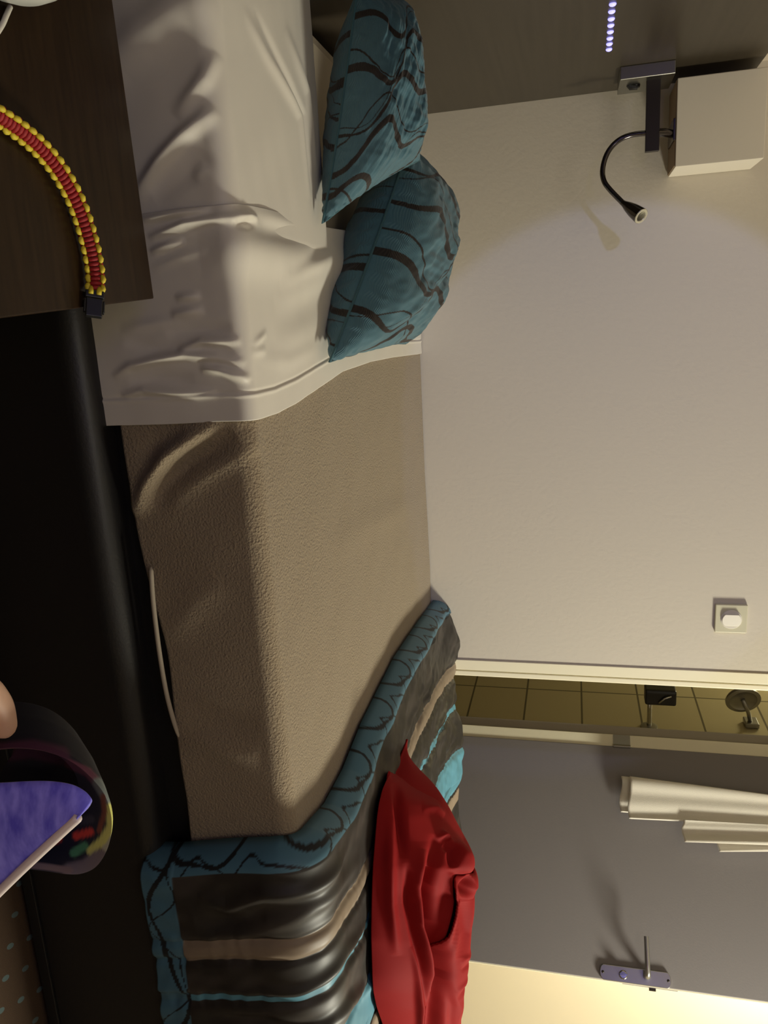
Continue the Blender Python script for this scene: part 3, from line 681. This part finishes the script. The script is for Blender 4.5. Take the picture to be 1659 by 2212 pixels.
# ------------------------------------------------------------------ dark side table with what lies on it
ZTab = H-.45
tA = PZ(333, 645, ZTab); tB = PZ(243, 0, ZTab); tC = PZ(0, 688, ZTab)
e1 = (tB-tA); e1 /= np.linalg.norm(e1); e2 = (tC-tA); e2 /= np.linalg.norm(e2)
wT = (X0+.012-tA[0])/e1[0]*.995; dT = .42
tb_ = thing('side_table', 'dark brown wooden table between the beds', 'table', tuple((tA+e1*wT/2+e2*dT/2)*np.array([1, 1, 0])))
quad = [tA, tA+e1*wT, tA+e1*wT+e2*dT, tA+e2*dT]
MB().prism([q-np.array([0, 0, .028]) for q in quad], (0, 0, .028)).build('tabletop', 'dark table wood', tb_, bevel=.0015)
ins = [tA+e1*.03+e2*.03, tA+e1*(wT-.03)+e2*.03, tA+e1*(wT-.03)+e2*(dT-.03), tA+e1*.03+e2*(dT-.03)]
for q in ins: MB().box((q[0]-.02, q[1]-.02, 0), (q[0]+.02, q[1]+.02, ZTab-.028)).build('leg', 'dark table wood', tb_, bevel=.002)
# braided bracelet standing on its edge
bc = thing('bracelet', 'braided red and yellow cord bracelet with a black buckle on the dark table', 'bracelet', tuple(PZ(150, 430, ZTab)))
base = [PZ(px, py, ZTab+.009) for px, py in [(205, 632), (206, 600), (200, 555), (188, 505), (172, 455), (152, 410), (125, 365), (93, 325), (55, 290), (10, 258), (-40, 230), (-95, 220)]]
path = np.array(smoothpath(base, 400)); seg = np.r_[0, np.cumsum(np.linalg.norm(np.diff(path, axis=0), axis=1))]; tot = seg[-1]
def along(sv): return np.array([np.interp(sv, seg, path[:, k]) for k in range(3)])
def frame(sv):
    t = along(min(sv+.001, tot))-along(max(sv-.001, 0)); t /= np.linalg.norm(t); n = np.cross(t, [0, 0, 1]); n /= np.linalg.norm(n)
    if np.dot(n, -O+along(sv)) > 0: n = -n
    return t, n*.80+np.array([0, 0, .60]), np.array([0, 0, .80])-n*.60      # face normal tips up towards the lens, edge direction
pitch = .0090; red = MB(); yel = MB(); k = 0; sv = .004
while sv < tot-.004:
    p = along(sv); t, nrm, ed = frame(sv)
    # red bars across the middle
    for q in (0, .5):
        p2 = along(min(sv+q*pitch, tot)); t2, n2, e2_ = frame(min(sv+q*pitch, tot))
        red.tube([p2+e2_*a*.0052+n2*(.0026-.0022*abs(a)**2)+t2*(.0008*a) for a in (-1, -.5, 0, .5, 1)], [.0016, .0021, .0022, .0021, .0016], 8)
    # yellow loops along both edges, red showing between
    for sg in (1, -1):
        yel.tube([p+ed*sg*(.0054+.0017*math.sin(a*math.pi))+nrm*(.0016*math.sin(a*math.pi)+.0008)+t*(a-.5)*pitch*.78 for a in (0, .25, .5, .75, 1)], [.0015, .0024, .0026, .0024, .0015], 8)
        red.tube([p+ed*sg*(.0058+.0012*math.sin(a*math.pi))-nrm*.0012+t*((a-.5)*pitch+pitch*.5) for a in (0, .5, 1)], [.0012, .0017, .0012], 8)
    sv += pitch
red.build('red_cord', 'red cord', bc, smooth=True); yel.build('yellow_cord', 'yellow cord', bc, smooth=True)
t, nrm, ed = frame(0.0); p = along(0.0)
Mk = Matrix(((-t[0], ed[0], nrm[0], p[0]), (-t[1], ed[1], nrm[1], p[1]), (-t[2], ed[2], nrm[2], p[2]), (0, 0, 0, 1)))
mb = MB(); mb.box((-.001, -.0085, -.004), (.006, .0085, .004), Mk); mb.box((.006, -.0075, -.0035), (.024, .0075, .0035), Mk); mb.box((.008, -.0095, -.003), (.020, -.0073, .003), Mk); mb.box((.008, .0073, -.003), (.020, .0095, .003), Mk)
bk = mb.build('buckle', 'black plastic', bc, bevel=.001)
yl = MB()
for a in (-.0036, .0036): yl.tube([tuple(Mk @ Vector((-.004, a, .002))), tuple(Mk @ Vector((.0005, a, .0042))), tuple(Mk @ Vector((.003, a, .0040)))], .0024, 8)
yl.build('cord_end', 'yellow cord', bc, smooth=True)
# bottle at the back corner of the table
pb = PZ(20, -45, ZTab)+np.array([0, 0, .034]); ad = np.array([.75, .10, 0]); ad /= np.linalg.norm(ad)
bo = thing('bottle', 'white plastic bottle with a blue band lying on the dark table', 'bottle', tuple(pb-np.array([0, 0, .034])))
pe_ = PZ(66, 18, ZTab+.034); o_ = pe_-ad*.004
MB().lathe([(0, .012), (-.004, .024), (-.014, .031), (-.030, .033), (-.12, .033), (-.15, .020), (-.165, .013), (-.19, .013)], o_, ad, 32).build('body', 'white bottle plastic', bo, smooth=True, angle=50)
MB().lathe([(-.0075, .0275), (-.0080, .0290), (-.0135, .0318), (-.0140, .0310)], o_, ad, 32).build('band', 'blue label', bo, smooth=True, angle=40)
MB().lathe([(-.178, .0155), (-.178, .0165), (-.196, .0165), (-.197, .0155)], o_, ad, 24).build('cap', 'blue label', bo, smooth=True, angle=40)
cr = smoothpath([PZ(a, b, ZTab+.003) for a, b in [(22, 14), (14, 32), (2, 58), (-25, 95), (-60, 120)]], 30)
tag(MB().tube(cr, .0022, 8).build('cord', 'white plastic', smooth=True), 'short white cord curling off the edge beside the bottle', 'cord')

# ------------------------------------------------------------------ near bed, with the pouch and the hand that holds it
nb = thing('near_bed', 'bed nearest the viewer, below the edge of the view', 'bed', (.8, -.4, 0))
MB().box((.02, -1.2, .01), (2.0, .30, H-.60)).build('base', 'black leatherette', nb, bevel=.01)
MB().box((.02, -1.2, H-.60), (2.0, .315, H-.435)).build('mattress', 'taupe fleece', nb, bevel=.02)
ZN = H-.435
out_ = [(-160, 1655), (-90, 1628), (0, 1612), (70, 1612), (130, 1627), (175, 1652), (213, 1688), (235, 1722), (246, 1765), (244, 1805), (232, 1842), (210, 1872), (178, 1886), (140, 1886), (90, 1879), (40, 1876), (-40, 1888), (-150, 1915)]
YP = .362
def PU(px, py, y): return PY(px, py, y)
outer = smoothpath([PU(a, b, YP) for a, b in out_], 140); cen = np.mean(outer, axis=0)
def pixof(p):
    q = p-O; dd_ = q @ fwd; return (829.5+FPX*(q @ upv)/dd_, 1106+FPX*(q @ rgt)/dd_)
rings = []
for (sc2, dy) in [(.60, .030), (.80, .016), (.93, .002), (.985, -.0015), (1.0, .003), (1.005, .012), (.98, .035), (.88, .062), (.60, .085), (.15, .094)]:
    rings.append([cen+(p-cen)*sc2+np.array([0, dy, -.92*max(dy, 0)]) for p in outer])
R_ = np.array(rings); R_[..., 2] = np.maximum(R_[..., 2], ZN+.002)
# refine between rings for a crisp print
fine = []
for i in range(len(R_)-1):
    for f in np.linspace(0, 1, 10, endpoint=False): fine.append(R_[i]*(1-f)+R_[i+1]*f)
fine.append(R_[-1]); R_ = np.array(fine)
pc_ = np.array([[pixof(p) for p in r] for r in R_]); cc = np.tile(np.array([.008, .008, .016]), (*R_.shape[:2], 1))
def blob(pts, w_, c, blur=.35):
    dm = ridge(pc_[..., 0], pc_[..., 1], pts, w_, 1.0, False); k_ = np.clip((dm-.25)/blur, 0, 1)[..., None]
    cc[...] = cc*(1-k_)+np.array(c)*k_
blob([(0, 1625), (70, 1618), (130, 1632)], 22, (.075, .018, .045)); blob([(150, 1650), (190, 1668), (205, 1685)], 11, (.13, .03, .06))
blob([(212, 1692), (232, 1725)], 13, (.17, .20, .19)); blob([(242, 1742), (246, 1790), (228, 1832)], 9, (.38, .38, .28))
blob([(238, 1745), (240, 1785), (222, 1815), (196, 1838)], 10, (.62, .62, .16)); blob([(222, 1720), (226, 1755), (214, 1795)], 6, (.20, .05, .02))
blob([(165, 1806), (195, 1797)], 9, (.75, .06, .03)); blob([(118, 1818), (128, 1812)], 8, (.45, .04, .02)); blob([(160, 1842), (182, 1828)], 10, (.08, .28, .12))
blob([(215, 1850), (185, 1872), (150, 1880)], 17, (.16, .13, .14)); blob([(150, 1880), (100, 1872), (60, 1868)], 8, (.20, .14, .13)); blob([(195, 1770), (165, 1775)], 10, (.05, .045, .05))
pouch = thing('pouch', 'black pouch with a bright coloured print and violet lining, close to the viewer', 'pouch', (float(cen[0]), YP+.03, ZN))
mb = MB().grid(R_); mb.col = cc.reshape(-1, 3); mb.uv = np.zeros((len(mb.v), 2)); mb.build('shell', 'printed fabric', pouch, smooth=True)
# violet lining turned out over the lip
YL = .352
lin_ = [(-150, 1712), (-60, 1702), (0, 1699), (50, 1696), (100, 1696), (145, 1703), (175, 1718), (190, 1735), (188, 1746), (182, 1755)]
up_c = smoothpath([PU(a, b, YL) for a, b in lin_], 60)
low_c = smoothpath([PU(a, b, YL-.004) for a, b in [(-150, 2075), (-60, 1982), (0, 1921), (50, 1874), (100, 1827), (140, 1790), (166, 1768), (176, 1760)]], 60)
V = np.zeros((60, 16, 3))
for i in range(60):
    for j in range(16):
        f = j/15; V[i, j] = np.array(up_c[i])*(1-f)+np.array(low_c[i])*f+np.array([0, -.006*math.sin(f*math.pi)+.004*(1-f), 0])
MB().grid(V).build('lining', 'violet lining', pouch, smooth=True, solid=.0012)
MB().tube(smoothpath([PU(a, b, YL-.005) for a, b in [(171, 1764), (140, 1792), (100, 1829), (50, 1876), (0, 1925), (-60, 1985), (-120, 2045)]], 40), [.0012]+[.0030]*39, 10).build('piping', 'pale piping', pouch, smooth=True)

# the viewer's hand: one skinned surface with a palm, four fingers and a thumb closed on the pouch
def skin_mesh(name, chains, mat, parent):
    bm_v = []; edges = []; rad = []
    idx = {}
    for ch in chains:
        prev = None
        for (key, p, r) in ch:
            if key in idx: i = idx[key]
            else: idx[key] = i = len(bm_v); bm_v.append(tuple(map(float, p))); rad.append(r)
            if prev is not None: edges.append((prev, i))
            prev = i
    off = parent_loc(parent); me = bpy.data.meshes.new(name); me.from_pydata([tuple(np.array(p)-off) for p in bm_v], edges, [])
    o = bpy.data.objects.new(name, me); COL.objects.link(o)
    if parent: o.parent = parent
    sk = o.modifiers.new('skin', 'SKIN'); sk.use_smooth_shade = True
    for v, r in zip(me.skin_vertices[0].data, rad): v.radius = (r, r) if not isinstance(r, tuple) else r
    me.skin_vertices[0].data[0].use_root = True
    su = o.modifiers.new('sub', 'SUBSURF'); su.levels = 2; su.render_levels = 2
    me.materials.append(MT[mat].m); return o
tip = PU(14, 1588, .352); kn = PU(-2, 1528, .345); k2 = PU(-42, 1478, .335)
hand = thing('person', 'bare fingertip of a hand holding the printed pouch at the edge of view', 'person', tuple(PU(-120, 1500, .30)))
wrist = PU(-330, 1440, .22); palm = PU(-170, 1490, .285)
def fing(k, kn0, mid, end, r): return [('palm', palm, .020), (k+'a', kn0, r*1.1), (k+'b', mid, r), (k+'c', (np.array(mid)+np.array(end))/2, r*.92), (k+'d', end, r*.78)]
ch = [[('palm', palm, .020), ('wrist', wrist, .019), ('arm', wrist+(wrist-palm)*1.3+np.array([0, -.05, -.01]), .026)],
      fing('i', k2, kn, tip, .0092),
      fing('m', PU(-110, 1510, .325), PU(-60, 1572, .350), PU(-52, 1622, .350), .0094),
      fing('r', PU(-150, 1545, .320), PU(-110, 1600, .345), PU(-105, 1648, .347), .0088),
      fing('l', PU(-190, 1575, .310), PU(-160, 1625, .335), PU(-155, 1668, .338), .0078),
      [('palm', palm, .020), ('ta', PU(-200, 1560, .275), .0125), ('tb', PU(-190, 1640, .290), .0105), ('tc', PU(-170, 1690, .305), .0088)]]
skin_mesh('hand', ch, 'skin', hand)
